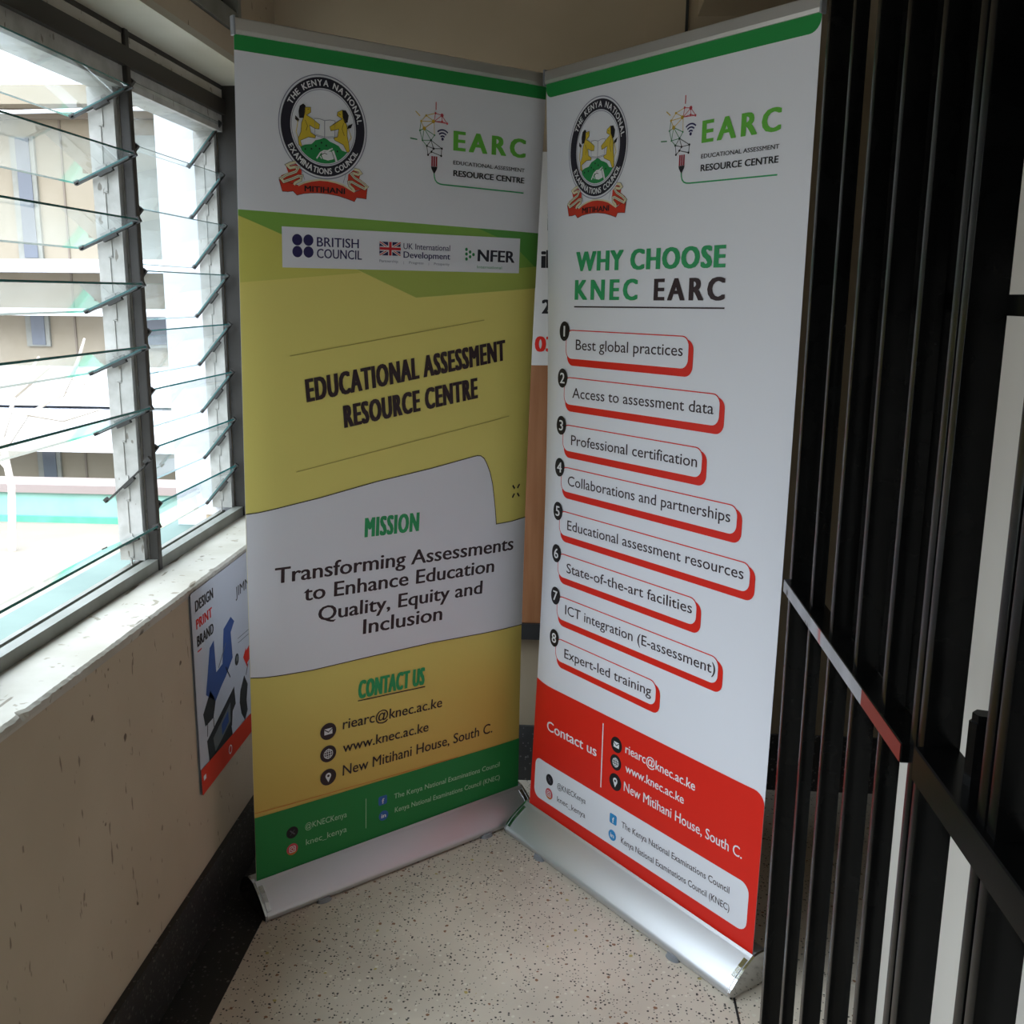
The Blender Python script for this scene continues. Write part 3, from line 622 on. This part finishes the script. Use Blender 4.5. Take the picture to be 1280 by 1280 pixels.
    P.text('CONTACT US', .2934, 1.5680, .5011, 1.5770, .0500, I_green2, 4, 0.058, 0, 1.17); P.stroke([(.2934, 1.5734), (.5039, 1.5842)], .003, I_brown, 4)
    icon_env(P, .2062, 1.6359, .0232, 4); icon_globe(P, .2057, 1.6989, .0232, 4); icon_pin(P, .2052, 1.765, .0232, 4)
    P.text('riearc@knec.ac.ke', .2482, 1.6420, .5615, 1.6590, .0290, I_brown, 4, 0.014); P.text('www.knec.ac.ke', .2479, 1.7080, .5171, 1.7205, .0280, I_brown, 4, 0.014); P.text('New Mitihani House, South C.', .2476, 1.7745, .7435, 1.7870, .0300, I_brown, 4, 0.010)
    P.poly([(0, 1.816), (.85, 1.837), (.85, H), (0, H)], I_bot, 4); P.stroke([(0, 1.803), (.62, 1.830)], .0014, I_orange, 4)
    icon_x(P, .1005, 1.8895, .0165, 5); icon_camera(P, .0997, 1.9372, .0160, 5); icon_f(P, .3708, 1.8859, .0135, 5, I_blue); icon_in(P, .3736, 1.9331, .0150, 5, I_blue)
    P.rect(.3172, 1.864, .3190, 1.953, I_pgrn, 5)
    P.text('@KNECKenya', .1368, 1.8935, .2592, 1.8985, .0165, I_pgrn, 5); P.text('knec_kenya', .1385, 1.9396, .2590, 1.9421, .0165, I_pgrn, 5)
    P.text('The Kenya National Examinations Council', .4067, 1.8935, .7751, 1.9060, .0150, I_pgrn, 5, 0.010); P.text('Kenya National Examinations Council (KNEC)', .4097, 1.9360, .7769, 1.9490, .0150, I_pgrn, 5, 0.010)

def draw_red(P):
    W = .8576; H = 1.9916
    P.poly([(0, 0), (W, 0), (W, .012)]+[(W-.026+.026*math.cos(math.radians(a)), .012+.026*math.sin(math.radians(a))) for a in range(0, 91, 15)]+[(.022, .0375)]+[(.022-.022*math.sin(math.radians(a)), .0155+.022*math.cos(math.radians(a))) for a in range(15, 91, 15)], I_green, 1)
    P.tf = lambda u, v: (u+.0065, .0663+(v-.0612)*1.072); crest(P, 2)
    P.tf = lambda u, v: (u-.001 if u < .55 else .5612+(u-.5602)*.944, v+.0222-(.0022*(v-.18)/.08 if v > .18 else 0)); bulb_logo(P, 2); P.tf = None
    P.text('WHY CHOOSE', .1433, .4696, .6514, .4680, .0470, I_green2, 2, 0.085, 0, 1.14); P.text('KNEC', .1419, .5405, .3783, .5392, .0490, I_green2, 2, 0.075, 0, 1.38); P.text('EARC', .4332, .5394, .6546, .5370, .0490, I_brown, 2, 0.075, 0, 1.38)
    P.stroke([(.1411, .558), (.656, .5535)], .0035, I_brown, 2)
    items = [('Best global practices', .1137, .6175, .5563, .6905, .1539, .6660, .5385, .6615), ('Access to assessment data', .1110, .7385, .6600, .8090, .1457, .7895, .6426, .7830),
             ('Professional certification', .1112, .8625, .6165, .9310, .1462, .9125, .6018, .9070), ('Collaborations and partnerships', .1088, .9750, .7300, 1.0405, .1375, 1.0220, .7107, 1.0140),
             ('Educational assessment resources', .1065, 1.0945, .7770, 1.1600, .1410, 1.1415, .7590, 1.1325), ('State-of-the-art facilities', .1050, 1.2120, .6255, 1.2770, .1434, 1.2590, .6115, 1.2495),
             ('ICT integration (E-assessment)', .1060, 1.3315, .7025, 1.3965, .1424, 1.3756, .6941, 1.3722), ('Expert-led training', .1054, 1.4530, .5060, 1.5170, .1446, 1.4995, .4898, 1.4945)]
    for i, (t, u0, v0, u1, v1, a0, b0, a1, b1) in enumerate(items):
        P.poly(P.rrect_pts(u0+.004, v0+.006, u1+.014, v1+.017, .024), I_red, 2)
        P.poly(P.rrect_pts(u0-.0015, v0-.0015, u1+.0015, v1+.0015, .0235), I_red, 3)
        P.poly(P.rrect_pts(u0+.001, v0+.001, u1-.001, v1-.001, .0215), M_white, 4)
        P.text(t, a0, b0, a1, b1, .0262, I_brown, 5, 0.010)
        P.circle(u0-.008, v0+.003, .0205, I_blk, 6, 30, .0250)
        gx = glyphs(str(i+1), 0.0); wn = (gx[3]-gx[2])*.027/capheight(0.0)*.5+.05*.027
        P.text(str(i+1), u0-.008-wn, v0+.0165, u0-.008+wn, v0+.0165, .027, I_wht, 7, .03)
    P.poly([(0, 1.606), (W-.03, 1.599)]+[(W-.03+.03*math.sin(math.radians(a)), 1.629-.03*math.cos(math.radians(a))) for a in range(15, 91, 15)]+[(W, H+.003), (0, H+.003)], I_red, 2)
    P.poly(P.rrect_pts(.0200, 1.8370, .8345, 1.9585, .026, 6, -.006), M_white, 3)
    P.text('Contact us', .0740, 1.7365, .2929, 1.7325, .0290, I_wht, 3, 0.029); P.rect(.3130, 1.629, .3168, 1.811, I_wht, 3)
    icon_env(P, .3701, 1.6689, .0215, 3, I_blk); icon_globe(P, .3698, 1.7181, .0215, 3, I_blk); icon_pin(P, .3714, 1.7726, .0235, 3, I_blk)
    P.text('riearc@knec.ac.ke', .4048, 1.6770, .6527, 1.6780, .0240, I_wht, 3, 0.019); P.text('www.knec.ac.ke', .4079, 1.7280, .6188, 1.7265, .0230, I_wht, 3, 0.019); P.text('New Mitihani House, South C.', .4050, 1.7821, .8077, 1.7793, .0260, I_wht, 3, 0.014)
    icon_x(P, .0939, 1.8814, .0165, 4); icon_camera(P, .0931, 1.9251, .0165, 4); icon_f(P, .3696, 1.879, .0140, 4, I_blue2); icon_in(P, .3685, 1.9257, .0150, 4, I_blue2)
    P.text('@KNECKenya', .1298, 1.8920, .2554, 1.8862, .0165, I_brown, 4); P.text('knec_kenya', .1315, 1.9320, .2560, 1.9280, .0165, I_brown, 4)
    P.text('The Kenya National Examinations Council', .4034, 1.8864, .7784, 1.8818, .0170, I_brown, 4, 0.007); P.text('Kenya National Examinations Council (KNEC)', .4036, 1.9310, .7820, 1.9260, .0170, I_brown, 4, 0.007)

def curl_y(u, t):
    w = math.sin(math.pi*min(1, max(0, t)))
    return .018*max(0, (u-.70)/.15)**2*w+.006*max(0, (.08-u)/.08)**2*w
def curl_r(u, t):
    w = math.sin(math.pi*min(1, max(0, t)))
    return .030*max(0, (.10-u)/.10)**2*w+.006*max(0, (u-.78)/.08)**2*w
banner('roll_up_banner', 'yellow and green roll-up banner with MISSION text beside the window', (-.4782, 2.5679), .73568, .85, .0806, 2.0731, -.0775, .0077, .0711, curl_y, draw_yellow, 'roll-up banners in the corner')
banner('roll_up_banner', 'white and red roll-up banner with eight numbered points beside the black gate', (.1496, 2.4192), -.88647, .8576, .0811, 2.0727, .0221, -.0001, .0819, curl_r, draw_red, 'roll-up banners in the corner')

# ------------------------------------------------------------------ sign board on the wall under the window
I_mblue = ink('ink_machine_blue', (.03, .08, .26)); I_mdk = ink('ink_machine_dark', (.02, .025, .03)); I_mgr = ink('ink_machine_grey', (.14, .16, .17))
sb = tag(empty('sign_board', (XW+.004, 2.19, .36)), 'white printed sign with machines and a red stripe under the window', 'sign')
def mp_sign(u, v, off): return Vector((off+.002, u, .503-v))     # u along +y, v down
P = Print()
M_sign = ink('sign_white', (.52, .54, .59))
P.text('DESIGN', .024, .050, .142, .050, .026, I_blk, 1, 0.055, 0, 1.1); P.text('PRINT', .024, .093, .128, .093, .024, I_red, 1, 0.055, 0, 1.1); P.text('BRAND', .024, .136, .132, .136, .026, I_blk, 1, 0.055, 0, 1.1); P.rect(.024, .146, .05, .149, I_red, 1)
P.text('JIMM', .300, .098, .412, .098, .027, I_blk, 1, 0.010)
# blue cutting machine
P.poly([(.06, .27), (.10, .165), (.13, .155), (.135, .24), (.18, .235), (.20, .15), (.255, .135), (.28, .155), (.25, .175), (.255, .245), (.20, .275), (.16, .29), (.12, .31)], I_mblue, 1)
P.poly([(.035, .31), (.09, .27), (.12, .31), (.10, .345), (.045, .345)], I_mdk, 1); P.circle(.285, .262, .016, I_mdk, 1, 14); P.circle(.287, .26, .008, I_mgr, 2, 10)
P.stroke([(.06, .345), (.055, .375)], .004, I_mdk, 1); P.stroke([(.10, .345), (.10, .37)], .004, I_mdk, 1); P.stroke([(.20, .25), (.23, .29)], .005, I_mdk, 1); P.stroke([(.15, .235), (.21, .19)], .004, I_mgr, 2)
# flatbed printer
P.poly([(.05, .385), (.255, .325), (.26, .375), (.235, .385), (.225, .42), (.10, .455), (.06, .45)], I_mdk, 1); P.poly([(.09, .395), (.22, .355), (.215, .405), (.10, .435)], I_mgr, 2)
P.poly([(.06, .455), (.22, .42), (.225, .445), (.07, .487)], I_mdk, 2); P.poly([(.15, .385), (.20, .37), (.20, .40), (.15, .415)], I_mblue, 3)
P.poly([(.30, .355), (.335, .325), (.36, .36), (.345, .40), (.35, .43), (.325, .45), (.30, .42), (.29, .385)], I_mdk, 1); P.stroke([(.31, .45), (.305, .475)], .006, I_mdk, 1); P.stroke([(.35, .33), (.37, .305)], .004, I_mdk, 1)
P.poly([(.335, .275), (.36, .255), (.36, .265), (.43, .245), (.43, .29), (.365, .30), (.365, .315)], I_red, 1)
P.poly([(0, .437), (.6, .457), (.6, .503), (0, .503)], I_red2, 4); P.ring(.20, .476, .009, .012, I_wht, 5, n=16); P.rect(.012, .458, .028, .470, I_wht, 5)
P.stroke([(.30, .21), (.42, .215)], .002, I_mgr, 1); P.stroke([(.30, .222), (.42, .227)], .002, I_mgr, 1)
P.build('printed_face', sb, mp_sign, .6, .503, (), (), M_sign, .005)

# ------------------------------------------------------------------ poster and wooden board on the back wall
nb = tag(empty('wooden_board', (-.10, YB, .49)), 'brown wooden board with black bottom ledge on the back wall between the banners', 'board')
bobj('panel', (-.35, .35, -.028, -.001, .05, 1.25), M_wood, nb, .003); bobj('ledge', (-.35, .35, -.04, -.001, 0, .05), M_joint, nb)
ps = tag(empty('poster', (-.35, YB-.031, 1.34)), 'white text poster on the brown board, mostly hidden between the banners', 'poster')
P = Print(); pxs = .0
def mp_post(u, v, off): return Vector((u, -off, .60-v))
P.text('03', .213, .560, .274, .560, .044, I_red, 1, 0.072)
P.text('2', .232, .450, .260, .450, .040, I_blk, 1, 0.072)
P.text('il', .228, .320, .256, .320, .050, I_blk, 1, 0.072); P.text('i', .245, .215, .254, .215, .050, I_blk, 1, 0.072); P.text(')', .244, .130, .256, .130, .040, I_blk, 1, 0.048)
P.build('printed_sheet', ps, mp_post, .5, .60, (), (), M_posterw, .0015)

# ------------------------------------------------------------------ the black steel gate
XG = .34
def bars(root, x, ys, z0, z1, w=.018, dx=.018, name='bar'):
    for k, y in enumerate(ys):
        bm = bmesh.new(); box(bm, x, x+(dx[k] if isinstance(dx, tuple) else dx), y, y+w, z0, z1); bevel(bm, .0014, 2); obj(name, bm, M_black, root, True)
g = tag(empty('gate', (0, 0, 0)), 'black steel bar gate nearest the camera with a worn grey lock rail', 'gate')
bars(g, XG, (1.574,), .03, 2.45, .018, .031, 'stile')
bars(g, XG, (1.429, 1.309, 1.186, 1.068), .03, 2.45, .016, (.018, .026, .027, .022))
bars(g, XG, (.942, .964, .768, .790), .0, 2.5, .018, .035, 'post')
bars(g, XG, (.66, .56, .46), .03, 2.45)
bm = bmesh.new(); box(bm, XG-.008, XG+.026, .98, 1.592, 1.083, 1.104); bevel(bm, .001, 1); rl = obj('lock_rail', bm, M_black, g)
bobj('worn_face', (XG-.0088, XG-.0078, 1.128, 1.591, 1.084, 1.103), M_worn, rl); bobj('red_patch', (XG-.0088, XG-.0078, .982, 1.128, 1.084, 1.103), M_red_paint, rl)
bm = bmesh.new(); box(bm, XG-.008, XG+.034, .40, .945, 1.083, 1.118); bevel(bm, .0015, 1); obj('side_rail', bm, M_black, g)
bobj('top_rail', (XG-.004, XG+.03, .40, 1.592, 2.45, 2.49), M_black, g, .002); bobj('bottom_rail', (XG-.002, XG+.02, .97, 1.592, .03, .05), M_black, g, .002)
bm = bmesh.new(); tube(bm, [(XG+.022, .868, 1.112), (XG+.022, .868, 1.178)], .011, 6); tube(bm, [(XG+.022, .868, 1.178), (XG+.022, .868, 1.186)], .009, 6); obj('bolt', bm, M_black, g)
g2 = tag(empty('gate', (0, 0, 0)), 'upper black steel grille standing just behind the bar gate, before the cream wall', 'gate')
X2 = .42
bars(g2, X2, (1.53, 1.386, 1.26, 1.205, 1.14), 0.99, 2.5, .007, (.021, .024, .022, .026, .03))
bobj('cross_bar', (X2+.024, X2+.032, .45, 1.45, 1.527, 1.549), M_black, g2, .001); bobj('bottom_rail', (X2, X2+.03, .45, 1.55, .976, .998), M_black, g2, .002); bobj('top_rail', (X2, X2+.03, .45, 1.55, 2.48, 2.52), M_black, g2, .002)
bobj('cover_plate', (X2+.035, X2+.041, .46, 1.05, 1.60, 2.48), M_black, g2); bars(g2, X2, (.47,), .0, 2.5, .03, .03, 'stile')
